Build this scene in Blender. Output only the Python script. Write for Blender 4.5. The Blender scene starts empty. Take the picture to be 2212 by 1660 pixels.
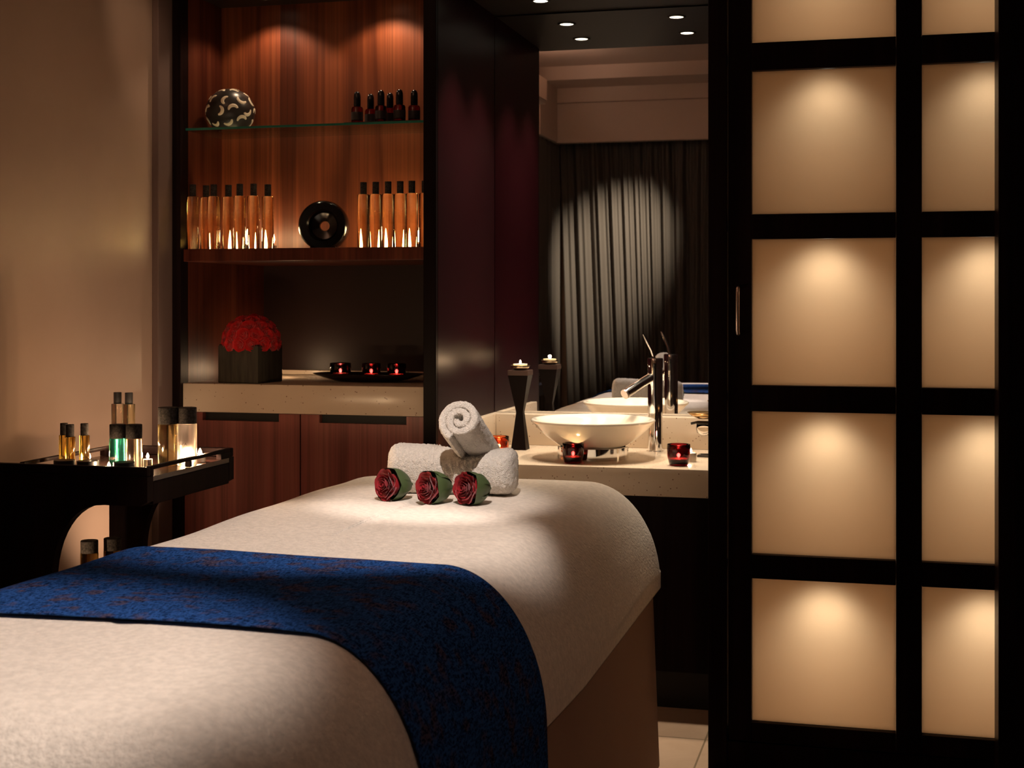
import bpy, bmesh, math, random
from mathutils import Vector, Matrix
random.seed(7)
PI = math.pi
S = bpy.context.scene
C = S.collection
# ------------------------------------------------------------------ camera
cd = bpy.data.cameras.new('camera'); cam = bpy.data.objects.new('camera', cd); C.objects.link(cam)
cam.location = (0, 0, 1.33); cam.rotation_euler = (PI/2, 0, math.radians(14.684))
cd.sensor_width = 36; cd.lens = 3030/2212*36; cd.shift_y = -0.0814; cd.clip_start = 0.02
cd.dof.use_dof = True; cd.dof.focus_distance = 3.7; cd.dof.aperture_fstop = 9.0
S.camera = cam
S.view_settings.view_transform = 'Standard'; S.view_settings.look = 'None'
S.view_settings.exposure = 0.0; S.view_settings.gamma = 1; S.view_settings.use_curve_mapping = False
w = bpy.data.worlds.new('world'); S.world = w; w.use_nodes = True
w.node_tree.nodes['Background'].inputs[0].default_value = (0.9, 0.6, 0.4, 1)
w.node_tree.nodes['Background'].inputs[1].default_value = 0.0
WARM = (1.0, 0.74, 0.46); CAND = (1.0, 0.64, 0.36)

def spot(name, loc, target, power, angle, blend=0.5, rad=0.03, col=WARM):
    l = bpy.data.lights.new(name, 'SPOT'); l.energy = power; l.spot_size = math.radians(angle); l.spot_blend = blend
    l.shadow_soft_size = rad; l.color = col
    o = bpy.data.objects.new(name, l); C.objects.link(o); o.location = loc
    o.rotation_euler = (Vector(target)-Vector(loc)).to_track_quat('-Z', 'Y').to_euler(); return o
def point(name, loc, power, rad=0.02, col=WARM):
    l = bpy.data.lights.new(name, 'POINT'); l.energy = power; l.shadow_soft_size = rad; l.color = col
    o = bpy.data.objects.new(name, l); C.objects.link(o); o.location = loc; return o
def area(name, loc, target, power, sx, sy, col=WARM):
    l = bpy.data.lights.new(name, 'AREA'); l.shape = 'RECTANGLE'; l.size = sx; l.size_y = sy; l.energy = power; l.color = col
    o = bpy.data.objects.new(name, l); C.objects.link(o); o.location = loc
    o.rotation_euler = (Vector(target)-Vector(loc)).to_track_quat('-Z', 'Y').to_euler(); return o
# added, unseen ceiling spots for the light pools on the treatment bed (fixtures are built further down at the same places)
BEDSPOTS = [((0.10, 2.45, 3.035), (-1.16, 2.86, .82), 240, 24, 0.6),
            ((-0.25, 1.35, 3.035), (-1.29, 1.72, .82), 250, 27, 0.7),
            ((-0.60, 1.7, 3.035), (-1.09, 3.35, .88), 310, 14.5, 0.7)]
for i, (a, b, p, an, bl) in enumerate(BEDSPOTS): spot('added_bed_spot', a, b, p, an, bl, 0.025, (1, .865, .785))
VAN = [(-1.19, 4.95), (-.753, 4.98), (-1.198, 4.63), (-.756, 4.65)]
for x, y in VAN: spot('vanity_spot', (x, y, 2.405), (x, y, 0), 58, 80, 1.0, 0.02, (1, .82, .62))
CABL = [(-2.14, 4.66), (-1.70, 4.66)]
for x, y in CABL: spot('cabinet_spot', (x, y, 2.405), (x, y, 0), 4.5, 124, 0.35, 0.02, (1, .70, .46))
CURT = ((-1.0, 0.95, 3.03), (-2.02, -.30, 1.66))
spot('curtain_spot', CURT[0], CURT[1], 620, 31, 1.0, 0.03, (1, .84, .62))
spot('bed_side_fill', (1.35, .6, 3.03), (-.62, 2.65, .4), 36, 42, 1.0, .08, (1, .66, .50))  # added fill for the right side of the bed, no fixture built
UPL = (-1.98, 4.02, .16)
spot('added_uplight_lamp', UPL, (-2.425, 4.06, .95), 60, 62, 1.0, .03, (1, .70, .46))  # added lamp behind the trolley, brightens the left wall from below
# soft glow added on the left wall by a spot without fixture
spot('wall_glow_fill', (-1.75, 3.55, 3.03), (-2.425, 4.30, 2.16), 26, 20, 1.0, .03, (1, .70, .46))
area('ceiling_fill', (-2.29, 2.1, 2.72), (-1.3, 2.1, 3.3), 17, 1.6, .10, (1, .68, .49))  # added fill bounced off the ceiling from a made-up trough

# ------------------------------------------------------------------ materials
M = {}
def mat(name, col, rough=.5, metal=0, spec=.5, **k):
    m = bpy.data.materials.new(name); m.use_nodes = True
    b = m.node_tree.nodes['Principled BSDF']
    b.inputs['Base Color'].default_value = (*col, 1); b.inputs['Roughness'].default_value = rough
    b.inputs['Metallic'].default_value = metal; b.inputs['Specular IOR Level'].default_value = spec
    for kk, v in k.items(): b.inputs[kk.replace('_', ' ')].default_value = v
    M[name] = m; return m
def nt(m): return m.node_tree, m.node_tree.nodes, m.node_tree.links, m.node_tree.nodes['Principled BSDF']
def coords(m, sc=(1, 1, 1), rot=(0, 0, 0)):
    t, n, l, b = nt(m); tc = n.new('ShaderNodeTexCoord'); mp = n.new('ShaderNodeMapping')
    mp.inputs['Scale'].default_value = sc; mp.inputs['Rotation'].default_value = rot
    l.new(tc.outputs['Object'], mp.inputs['Vector']); return mp.outputs[0]
def noise(m, vec, scale, detail=3, rough=.5, dist=0):
    n = m.node_tree.nodes.new('ShaderNodeTexNoise'); n.inputs['Scale'].default_value = scale
    n.inputs['Detail'].default_value = detail; n.inputs['Roughness'].default_value = rough; n.inputs['Distortion'].default_value = dist
    m.node_tree.links.new(vec, n.inputs['Vector']); return n.outputs['Fac']
def ramp(m, fac, stops):
    r = m.node_tree.nodes.new('ShaderNodeValToRGB'); cr = r.color_ramp
    while len(cr.elements) < len(stops): cr.elements.new(.5)
    for e, (p, c) in zip(cr.elements, stops): e.position = p; e.color = (*c, 1)
    m.node_tree.links.new(fac, r.inputs[0]); return r.outputs[0]
def bump(m, h, strength=.3, dist=.002):
    t, n, l, b = nt(m); bp = n.new('ShaderNodeBump'); bp.inputs['Strength'].default_value = strength
    bp.inputs['Distance'].default_value = dist; l.new(h, bp.inputs['Height']); l.new(bp.outputs[0], b.inputs['Normal'])
def mixc(m, fac, a, b_, mode='MIX'):
    n = m.node_tree.nodes.new('ShaderNodeMixRGB'); n.blend_type = mode
    for s, v in zip(n.inputs, (fac, a, b_)):
        if isinstance(v, (int, float)): s.default_value = v
        elif isinstance(v, tuple): s.default_value = (*v, 1)
        else: m.node_tree.links.new(v, s)
    return n.outputs[0]

# plaster wall
m = mat('plaster', (.30, .205, .155), .45); v = coords(m)
m.node_tree.links.new(ramp(m, noise(m, v, 3, 4), [(.3, (.28, .190, .143)), (.7, (.32, .222, .168))]), nt(m)[3].inputs['Base Color'])
bump(m, noise(m, v, 60, 3), .05, .001)
mat('dark_strip', (.11, .07, .06), .6, spec=.15)
m = mat('ceiling_paint', (.60, .46, .38), .8)
# wood veneer
def wood(name, c0, c1, c2, rough, sc=9, zs=.45, coat=0, spec=.4):
    m = mat(name, c1, rough, spec=spec); t, n, l, b = nt(m)
    v = coords(m, (sc, sc, zs)); big = noise(m, v, 1.1, 2, .5, 1.2)
    v2 = coords(m, (sc*14, sc*14, zs*2.2)); fine = noise(m, v2, 1.0, 3, .6)
    c = ramp(m, big, [(.30, c0), (.5, c1), (.72, c2)])
    f = ramp(m, fine, [(.35, (.55, .55, .55)), (.65, (1, 1, 1))])
    l.new(mixc(m, .8, c, f, 'MULTIPLY'), b.inputs['Base Color'])
    b.inputs['Coat Weight'].default_value = coat; b.inputs['Coat Roughness'].default_value = .12
    bump(m, fine, .06, .0006); return m
wood('walnut', (.095, .020, .007), (.21, .050, .017), (.32, .088, .030), .42)
wood('door_walnut', (.17, .045, .036), (.28, .078, .062), (.36, .12, .09), .4)
wood('wenge', (.006, .003, .0035), (.010, .005, .005), (.016, .008, .008), .38, spec=.04)
wood('trolley_wood', (.012, .004, .004), (.022, .008, .006), (.035, .013, .01), .22, coat=.15)
wood('shelf_wood', (.05, .010, .006), (.09, .02, .01), (.13, .035, .016), .4, spec=.15)
mat('aubergine', (.014, .0022, .0035), .34, spec=.05)
mat('dark_niche', (.028, .014, .012), .4, spec=.25)
wood('trolley_panel', (.005, .0025, .003), (.009, .004, .004), (.014, .007, .006), .55, spec=.03)
mat('black_recess', (.003, .003, .003), .6)
mat('dark_soffit', (.020, .015, .012), .3, spec=.2)
# stone
m = mat('stone', (.62, .52, .40), .24, spec=.35); t, n, l, b = nt(m); v = coords(m)
vo = n.new('ShaderNodeTexVoronoi'); vo.inputs['Scale'].default_value = 75; vo.inputs['Randomness'].default_value = 1; l.new(v, vo.inputs['Vector'])
sp = ramp(m, vo.outputs['Distance'], [(.0, (0, 0, 0)), (.13, (0, 0, 0)), (.17, (1, 1, 1))])
sel = ramp(m, noise(m, v, 38, 1), [(.46, (1, 1, 1)), (.50, (0, 0, 0))])
spk = n.new('ShaderNodeMath'); spk.operation = 'MAXIMUM'; l.new(sp, spk.inputs[0]); l.new(sel, spk.inputs[1])
l.new(mixc(m, spk.outputs[0], (.20, .11, .07), (.62, .51, .39)), b.inputs['Base Color'])
# floor tiles
m = mat('floor_tile', (.5, .42, .3), .35); t, n, l, b = nt(m); tc = n.new('ShaderNodeTexCoord'); mp = n.new('ShaderNodeMapping')
mp.inputs['Location'].default_value = (.51+3, -4.256+6.0, 0); l.new(tc.outputs['Object'], mp.inputs['Vector'])
br = n.new('ShaderNodeTexBrick'); br.offset = 0; br.inputs['Scale'].default_value = 1; br.inputs['Mortar Size'].default_value = .003
br.inputs['Brick Width'].default_value = .6; br.inputs['Row Height'].default_value = .6
br.inputs['Color1'].default_value = (.52, .36, .25, 1); br.inputs['Color2'].default_value = (.55, .39, .27, 1); br.inputs['Mortar'].default_value = (.25, .18, .11, 1)
l.new(mp.outputs[0], br.inputs['Vector'])
l.new(mixc(m, .35, br.outputs['Color'], ramp(m, noise(m, tc.outputs['Object'], 7, 4, .6, .6), [(.3, (.7, .6, .5)), (.6, (1, 1, 1))]), 'MULTIPLY'), b.inputs['Base Color'])
# fabrics
def terry(name, col, sc=330, st=.9, dist=.004):
    m = mat(name, col, .95, spec=.1, Sheen_Weight=.25, Sheen_Roughness=.6); t, n, l, b = nt(m); v = coords(m)
    a = noise(m, v, sc, 2, .7); vo = n.new('ShaderNodeTexVoronoi'); vo.inputs['Scale'].default_value = sc*.75; l.new(v, vo.inputs['Vector'])
    ad = n.new('ShaderNodeMath'); ad.operation = 'MULTIPLY_ADD'; l.new(vo.outputs['Distance'], ad.inputs[0]); ad.inputs[1].default_value = -.7; l.new(a, ad.inputs[2])
    l.new(mixc(m, ramp(m, noise(m, v, sc*.45, 3), [(.35, (0, 0, 0)), (.65, (1, 1, 1))]), tuple(x*.84 for x in col), col), b.inputs['Base Color'])
    bump(m, ad.outputs[0], st, dist); return m
terry('cover_terry', (.82, .73, .63), 170, .45, .004)
terry('towel_terry', (.86, .79, .70), 420, .9, .004)
m = mat('skirt_cloth', (.36, .235, .175), .9, spec=.1); v = coords(m, (1, 1, 1)); bump(m, noise(m, v, 260, 2), .5, .002)
m = mat('runner_cloth', (.01, .03, .12), 0.6, spec=0.0); t, n, l, b = nt(m)
v = coords(m); va = coords(m, (420, 75, 200), (0, 0, .6)); vb = coords(m, (75, 420, 200), (0, 0, -.35))
na = noise(m, va, 1, 1, .5, .3); nb = noise(m, vb, 1, 1, .5, .3); nc = noise(m, v, 26, 2)
mx = n.new('ShaderNodeMath'); mx.operation = 'MAXIMUM'; l.new(na, mx.inputs[0]); l.new(nb, mx.inputs[1])
base = ramp(m, mx.outputs[0], [(.49, (.005, .014, .050)), (.57, (.024, .078, .255))])
cop = ramp(m, mx.outputs[0], [(.50, (.004, .008, .03)), (.57, (.085, .055, .058))])
l.new(mixc(m, ramp(m, nc, [(.52, (0, 0, 0)), (.66, (.8, .8, .8))]), base, cop), b.inputs['Base Color'])
bump(m, mx.outputs[0], .5, .0015)
m = mat('curtain_cloth', (.085, .072, .062), .7, spec=.3); v = coords(m, (30, 30, .4)); bump(m, noise(m, v, 1, 3), .3, .01)
# pane
m = bpy.data.materials.new('frosted_pane'); m.use_nodes = True; t = m.node_tree; n = t.nodes; l = t.links; n.clear()
o = n.new('ShaderNodeOutputMaterial'); tr = n.new('ShaderNodeBsdfTranslucent'); tr.inputs[0].default_value = (.93, .80, .64, 1)
df = n.new('ShaderNodeBsdfDiffuse'); df.inputs[0].default_value = (.5, .42, .32, 1); mx = n.new('ShaderNodeMixShader'); mx.inputs[0].default_value = .12
l.new(tr.outputs[0], mx.inputs[1]); l.new(df.outputs[0], mx.inputs[2]); l.new(mx.outputs[0], o.inputs[0]); M['frosted_pane'] = m
mat('closet_white', (.80, .66, .50), .8)
mat('chrome', (.80, .78, .76), .06, 1)
mat('brushed_metal', (.55, .45, .40), .35, 1)
mat('brass', (.62, .40, .18), .25, 1)
mat('silver_dish', (.75, .62, .42), .25, 1)
mat('ceramic', (.86, .78, .66), .10, spec=.6)
mat('mirror_glass', (.90, .90, .90), 0.0, 1)
mat('wax', (.85, .72, .52), .4, Subsurface_Weight=.0)
mat('alu_cup', (.7, .6, .5), .3, 1)
m = mat('cap_stone', (.05, .045, .043), .75, spec=.12); v = coords(m); m.node_tree.links.new(ramp(m, noise(m, v, 180, 3, .7), [(.35, (.012, .010, .010)), (.7, (.055, .047, .043))]), nt(m)[3].inputs['Base Color'])
mat('cap_black', (.012, .011, .012), .4)
mat('rubber_black', (.008, .007, .009), .18)
mat('black_lacquer', (.006, .004, .004), .15, spec=.5)
mat('iron', (.02, .018, .016), .35, .6)
mat('label_dark', (.03, .018, .018), .5)
mat('ink', (.10, .05, .045), .6)
mat('petal_red', (.62, .006, .010), .55, spec=.3, Sheen_Weight=.3)
mat('petal_deep', (.27, .004, .010), .55, spec=.3, Sheen_Weight=.2)
mat('rose_leaf', (.055, .085, .03), .5)
m = mat('bark_vase', (.05, .045, .03), .8); v = coords(m, (60, 60, 6)); m.node_tree.links.new(ramp(m, noise(m, v, 1, 3), [(.3, (.028, .025, .017)), (.7, (.065, .058, .042))]), nt(m)[3].inputs['Base Color']); bump(m, noise(m, v, 1, 3), .5, .002)
mat('bark_dark', (.018, .012, .016), .7)
m = mat('lantern_shell', (.035, .03, .027), .3)
mat('lantern_cream', (.90, .78, .58), .4)
m = mat('hourglass_wood', (.008, .005, .005), .4, spec=.05)
mat('hourglass_edge', (.07, .04, .033), .35, spec=.15)
def glass(name, col, rough=0.0, ior=1.45):
    return mat(name, col, rough, spec=.5, Transmission_Weight=1.0, IOR=ior)
glass('oil_gold', (1.0, .86, .52)); glass('oil_amber', (.93, .60, .12), .10); glass('oil_teal', (.05, .50, .36), .18)
glass('oil_clear', (.93, .80, .66), .15); glass('oil_olive', (.75, .60, .28), .12); glass('oil_pink', (.98, .86, .80), .28)
glass('oil_pale', (.92, .84, .55), .12); glass('clear_glass', (.97, .95, .92)); glass('red_glass', (.16, .007, .010)); glass('dark_glass', (.10, .012, .018)); glass('dropper_glass', (.30, .012, .015), .05)
glass('amber_votive', (.55, .12, .04))
m = bpy.data.materials.new('shelf_glass'); m.use_nodes = True; t = m.node_tree; n = t.nodes; l = t.links; n.clear()
o = n.new('ShaderNodeOutputMaterial'); tp = n.new('ShaderNodeBsdfTransparent'); tp.inputs[0].default_value = (.86, .93, .90, 1)
gl = n.new('ShaderNodeBsdfGlossy'); gl.inputs['Roughness'].default_value = .02; fr = n.new('ShaderNodeFresnel'); fr.inputs[0].default_value = 1.5
mx = n.new('ShaderNodeMixShader'); l.new(fr.outputs[0], mx.inputs[0]); l.new(tp.outputs[0], mx.inputs[1]); l.new(gl.outputs[0], mx.inputs[2]); l.new(mx.outputs[0], o.inputs[0]); M['shelf_glass'] = m
mat('glass_edge', (.02, .16, .12), .15, spec=.6, Transmission_Weight=.3)
def emis(name, col, s):
    m = bpy.data.materials.new(name); m.use_nodes = True; n = m.node_tree.nodes; n.clear()
    e = n.new('ShaderNodeEmission'); e.inputs[0].default_value = (*col, 1); e.inputs[1].default_value = s
    o = n.new('ShaderNodeOutputMaterial'); m.node_tree.links.new(e.outputs[0], o.inputs[0]); M[name] = m; return m
emis('lamp_lens', (1, .85, .62), 9)
m = emis('flame', (1, .74, .36), 28); n = m.node_tree.nodes; l = m.node_tree.links
tp = n.new('ShaderNodeBsdfTransparent'); ad = n.new('ShaderNodeAddShader'); l.new(n['Emission'].outputs[0], ad.inputs[0]); l.new(tp.outputs[0], ad.inputs[1]); l.new(ad.outputs[0], n['Material Output'].inputs[0])

# ------------------------------------------------------------------ mesh helpers
def box(bm, x0, x1, y0, y1, z0, z1, bev=0, seg=2):
    r = bmesh.ops.create_cube(bm, size=1); vs = r['verts']
    for v in vs: v.co = Vector((x0+(v.co.x+.5)*(x1-x0), y0+(v.co.y+.5)*(y1-y0), z0+(v.co.z+.5)*(z1-z0)))
    if bev:
        es = list({e for v in vs for e in v.link_edges}); bmesh.ops.bevel(bm, geom=es, offset=bev, segments=seg, profile=.5, affect='EDGES')
    return bm
def B(*a, **k): return box(bmesh.new(), *a, **k)
def lathe(bm, prof, seg=32, c=(0, 0, 0), mtx=None, closed=True):
    rings = []
    for r, z in prof:
        if r < 1e-6: rings.append([bm.verts.new((0, 0, z))])
        else: rings.append([bm.verts.new((r*math.cos(2*PI*i/seg), r*math.sin(2*PI*i/seg), z)) for i in range(seg)])
    for a, b in zip(rings, rings[1:]):
        for i in range(seg):
            j = (i+1) % seg
            if len(a) == 1 and len(b) == 1: continue
            if len(a) == 1: bm.faces.new((a[0], b[j], b[i]))
            elif len(b) == 1: bm.faces.new((a[i], a[j], b[0]))
            else: bm.faces.new((a[i], a[j], b[j], b[i]))
    vs = [v for r in rings for v in r]; mm = Matrix.Translation(c) @ (mtx or Matrix.Identity(4))
    for v in vs: v.co = mm @ v.co
    return bm
def L(prof, seg=32, c=(0, 0, 0), mtx=None): return lathe(bmesh.new(), prof, seg, c, mtx)
def tube(bm, pts, rad, seg=12):
    pts = [Vector(p) for p in pts]; rs = rad if isinstance(rad, (list, tuple)) else [rad]*len(pts); prev = None; rings = []
    for i, p in enumerate(pts):
        d = (pts[min(i+1, len(pts)-1)]-pts[max(i-1, 0)]).normalized()
        if prev is None: a = d.orthogonal().normalized()
        else: a = (prev-d*prev.dot(d)).normalized()
        prev = a; b = d.cross(a)
        rings.append([bm.verts.new(p+(a*math.cos(2*PI*k/seg)+b*math.sin(2*PI*k/seg))*rs[i]) for k in range(seg)])
    for A, Bq in zip(rings, rings[1:]):
        for k in range(seg): bm.faces.new((A[k], A[(k+1) % seg], Bq[(k+1) % seg], Bq[k]))
    bm.faces.new(rings[0][::-1]); bm.faces.new(rings[-1]); return bm
def grid(bm, nu, nv, f, closeu=False):
    g = [[bm.verts.new(f(i/(nu if closeu else nu-1), j/(nv-1))) for j in range(nv)] for i in range(nu)]
    for i in range(nu if closeu else nu-1):
        for j in range(nv-1): bm.faces.new((g[i][j], g[(i+1) % nu][j], g[(i+1) % nu][j+1], g[i][j+1]))
    return g
def prism(poly, y0, y1, bev=.004):
    bm = bmesh.new(); a = [bm.verts.new((x, y0, z)) for x, z in poly]; b = [bm.verts.new((x, y1, z)) for x, z in poly]; n = len(poly)
    bm.faces.new(a); bm.faces.new(b[::-1])
    for i in range(n): bm.faces.new((a[i], b[i], b[(i+1) % n], a[(i+1) % n]))
    bmesh.ops.recalc_face_normals(bm, faces=bm.faces)
    return bm
def obj(name, bm, m, parent=None, smooth=False, loc=None, recalc=True):
    if recalc: bmesh.ops.recalc_face_normals(bm, faces=bm.faces)
    me = bpy.data.meshes.new(name); bm.to_mesh(me); bm.free()
    ms = m if isinstance(m, (list, tuple)) else [m]
    for x in ms: me.materials.append(M[x])
    if smooth:
        for p in me.polygons: p.use_smooth = True
        if smooth != 'all': me.set_sharp_from_angle(angle=math.radians(40))
    o = bpy.data.objects.new(name, me); C.objects.link(o)
    if parent: o.parent = parent
    if loc: o.location = loc
    return o
def shift(bm, v):
    for x in bm.verts: x.co -= Vector(v)
    return bm
def thing(name, label, cat, loc=(0, 0, 0), group=None, rotz=0):
    o = bpy.data.objects.new(name, None); C.objects.link(o); o.location = loc; o.rotation_euler = (0, 0, rotz); o.empty_display_size = .05
    return tag(o, label, cat, group)
def tag(o, label, cat, group=None):
    o['label'] = label; o['category'] = cat
    if group: o['group'] = group
    return o
def struct(name, bm, m, parent=None, smooth=False):
    o = obj(name, bm, m, parent, smooth)
    if not parent: o['kind'] = 'structure'
    return o
def wpart(name, bm, m, t, smooth=False):       # geometry given in room coordinates, parented to thing t
    return obj(name, shift(bm, t.location), m, t, smooth)
def dup(root, loc, label=None, rotz=None, group=None):
    r = root.copy(); C.objects.link(r); r.location = loc
    if rotz is not None: r.rotation_euler = (0, 0, rotz)
    if label: r['label'] = label
    if group: r['group'] = group
    for ch in list(root.children):
        c = ch.copy(); C.objects.link(c); c.parent = r
        for g in list(ch.children):
            d = g.copy(); C.objects.link(d); d.parent = c
    return r
def text_mesh(s, size, m, parent, loc, radius=None, name='lettering'):
    cu = bpy.data.curves.new(name, 'FONT'); cu.body = s; cu.size = size; cu.align_x = 'CENTER'; cu.extrude = .00015; cu.space_character = 1.25
    to = bpy.data.objects.new(name, cu); C.objects.link(to); bpy.context.view_layer.update()
    me = bpy.data.meshes.new_from_object(to.evaluated_get(bpy.context.evaluated_depsgraph_get()))
    bpy.data.objects.remove(to); bpy.data.curves.remove(cu)
    for v in me.vertices:
        x, y, z = v.co
        if radius: a = x/radius; v.co = (math.sin(a)*(radius+z+.0004), -math.cos(a)*(radius+z+.0004), y)
        else: v.co = (x, -z, y)
    me.materials.clear(); me.materials.append(M[m])
    o = bpy.data.objects.new(name, me); C.objects.link(o); o.parent = parent; o.location = loc; return o

# ------------------------------------------------------------------ room shell
struct('floor', B(-2.6, 1.7, -1.6, 5.4, -.05, 0), 'floor_tile')
struct('wall_left', B(-2.53, -2.425, -1.6, 5.4, 0, 3.1), 'plaster')
struct('wall_right', B(1.6, 1.7, -1.6, 5.4, 0, 3.1), 'plaster')
struct('wall_back', B(-2.425, 1.6, 5.19, 5.3, 0, 3.1), 'dark_niche')
struct('wall_front', B(-2.425, 1.6, -.55, -.45, 0, 3.1), 'plaster')
struct('ceiling', B(-2.6, 1.7, -1.6, 5.4, 3.05, 3.1), 'ceiling_paint')
struct('trim_1', B(-2.425, -2.40, 4.36, 4.46, 0, 2.42, bev=.003), 'dark_strip')  # thin strip in a darker colour than the wall
struct('trim_7', B(-2.425, 1.6, 4.38, 5.19, 2.42, 3.05), 'dark_soffit')
struct('trim_8', B(-2.425, 1.6, -.0995, .30, 2.95, 3.05), 'ceiling_paint')
struct('trim_9', B(-2.425, 1.6, -.20, -.10, 2.84, 3.05), 'ceiling_paint')
struct('trim_10', B(-2.425, 1.6, -.23, -.15, 2.54, 2.8395), 'ceiling_paint')
struct('trim_13', B(-2.4245, -2.38, -.099, .45, 2.54, 2.9495), 'ceiling_paint')
struct('trim_11', B(-2.4245, -2.15, 1.25, 2.95, 2.64, 2.66), 'ceiling_paint')  # floor of the trough added around the ceiling fill, out of view
struct('trim_12', B(-2.155, -2.14, 1.25, 2.95, 2.6605, 2.80), 'ceiling_paint')  # lip of that added trough
# partition between display cabinet and vanity
struct('wall_partition', B(-1.468, -1.424, 4.46, 5.17, 0, 2.42), 'aubergine')
# closet side wall at the right of the vanity
struct('wall_closet', B(-.471, -.43, 4.03, 5.19, 0, 3.05), 'wenge')

# curtain behind the camera, seen in the mirror
bm = bmesh.new()
def cf(u, v):
    x = -2.40+u*3.95; z = .02+v*2.60
    ph = x*55+1.2*math.sin(x*7)+.5*(1-v)*math.sin(x*3)
    return (x+.10*(1-v)*math.sin(x*2.3), -.32+.028*math.sin(ph)*(.7+.3*math.sin(x*11))+.012*math.sin(ph*2.3+1)+.0*v, z)
grid(bm, 900, 12, cf)
cu_ = obj('curtain', bm, 'curtain_cloth', smooth='all', recalc=False)
bm = bmesh.new()
grid(bm, 160, 6, lambda u, v: (-2.405+.008*math.sin(u*70)+.004*math.sin(u*31), -.28+u*.70, .02+v*2.51))
c2_ = obj('curtain', bm, 'curtain_cloth', smooth='all', recalc=False)
tag(c2_, 'short dark curtain return along the left wall, seen in the mirror', 'curtain')
tag(cu_, 'dark full-height gathered curtain reflected in the vanity mirror', 'curtain')

# ------------------------------------------------------------------ display cabinet
cab = thing('display_cabinet', 'tall dark wood display cabinet with walnut back panel and lit shelves', 'cabinet', (-1.92, 4.48, 0))
wpart('post', B(-2.425, -2.371, 4.462, 4.52, 0, 2.42, bev=.002), 'wenge', cab)
wpart('post', B(-1.469, -1.424-.0005, 4.440, 4.46, 0, 2.42, bev=.002), 'wenge', cab)
wpart('side_panel', B(-2.398, -2.371, 4.52, 5.17, 0, 2.42), 'shelf_wood', cab)
wpart('back_panel', B(-2.371, -1.469, 4.78, 4.80, 1.515, 2.42), 'walnut', cab)
wpart('shelf', B(-2.371, -1.469, 4.482, 5.17, 1.468, 1.512, bev=.003), 'shelf_wood', cab)
wpart('niche_back', B(-2.371, -1.469, 5.15, 5.17, 1.04, 1.468), 'dark_niche', cab)
# glass shelf
gs = thing('glass_shelf', 'clear glass shelf with green edge across the cabinet', 'shelf', (-1.92, 4.5, 1.931))
wpart('pane', B(-2.370, -1.470, 4.503, 4.778, 1.931, 1.939), 'shelf_glass', gs)
wpart('front_edge', B(-2.370, -1.470, 4.498, 4.503, 1.931, 1.939), 'glass_edge', gs)
# worktop
wt = obj('stone_worktop', B(-2.370, -1.470, 4.478, 5.145, .94, 1.04, bev=.003), 'stone', smooth=True)
tag(wt, 'thick speckled cream stone worktop in the display cabinet niche', 'worktop')
ub = thing('splash_ledge', 'low stone ledge at the back of the cabinet niche', 'ledge', (-1.92, 5.13, 1.04))
wpart('ledge_strip', B(-2.369, -1.471, 5.110, 5.148, 1.0405, 1.058, bev=.002), 'stone', ub)
# base cabinet
bc = thing('base_cabinet', 'red-brown wooden base cabinet with two doors below the stone worktop', 'cabinet', (-1.92, 4.8, 0))
wpart('body', B(-2.369, -1.471, 4.52, 5.14, 0.0, .938), 'black_recess', bc)
for x0, x1, s0, s1 in ((-2.369, -1.933, -2.30, -2.01), (-1.928, -1.471, -1.86, -1.545)):
    bm = bmesh.new()
    box(bm, x0, s0, 4.49, 4.515, .06, .938); box(bm, s1, x1, 4.49, 4.515, .06, .938); box(bm, s0, s1, 4.49, 4.515, .06, .910)
    d = wpart('door', bm, 'door_walnut', bc)
    obj('handle_recess', shift(B(s0, s1, 4.516, 4.519, .905, .938), bc.location), 'black_recess', d)

# ------------------------------------------------------------------ flame / tealight
def flame_bm(h=.014, r=.004, c=(0, 0, 0)):
    return L([(0, 0), (r*.7, h*.12), (r, h*.32), (r*.7, h*.62), (r*.25, h*.9), (0, h)], 12, c)
def flame(parent, c, power=.5, h=.014, r=.004, col=CAND):
    obj('flame', flame_bm(h, r, c), 'flame', parent, 'all')
    if power:
        o = point('candle_light', (0, 0, 0), power, .006, col); o.parent = parent; o.location = (c[0], c[1], c[2]+h*.6)
def tealight(loc, label, power=.5, r=.019, h=.016, group=None, fh=.014, fr=.004):
    t = thing('tealight_candle', label, 'candle', loc, group)
    obj('cup', L([(0, 0), (r, 0), (r, h), (r*.95, h), (r*.95, h-.003), (0, h-.003)], 28), 'alu_cup', t, True)
    obj('wax', L([(0, h-.0029), (r*.94, h-.0028), (r*.9, h-.002), (0, h-.002)], 28), 'wax', t, True)
    obj('wick', L([(0, h-.002), (.0008, h-.002), (.0008, h+.004), (0, h+.004)], 8), 'ink', t)
    flame(t, (0, 0, h+.002), power, fh, fr); return t
def votive(loc, label, mt='red_glass', power=.12, r=.038, h=.068, fl=True, group=None, squat=1):
    t = thing('votive_holder', label, 'candle holder', loc, group)
    th = .004
    pr = [(0, 0), (r*.72, 0), (r*.80, .003), (r*.96, h*.42), (r, h*.75), (r*.985, h-.001), (r*.96, h), (r*.92, h-.001), (r-th, h*.72), (r*.92-th, h*.40), (r*.66, .009), (0, .009)]
    obj('glass_cup', L(pr, 40), mt, t, 'all')
    obj('wax', L([(0, .0095), (r*.60, .0095), (r*.82-th*.5, h*.32), (0, h*.33)], 30), 'wax', t, True)
    if fl:
        flame(t, (0, 0, h*.34), power, .016, .0045)
    return t

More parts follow.
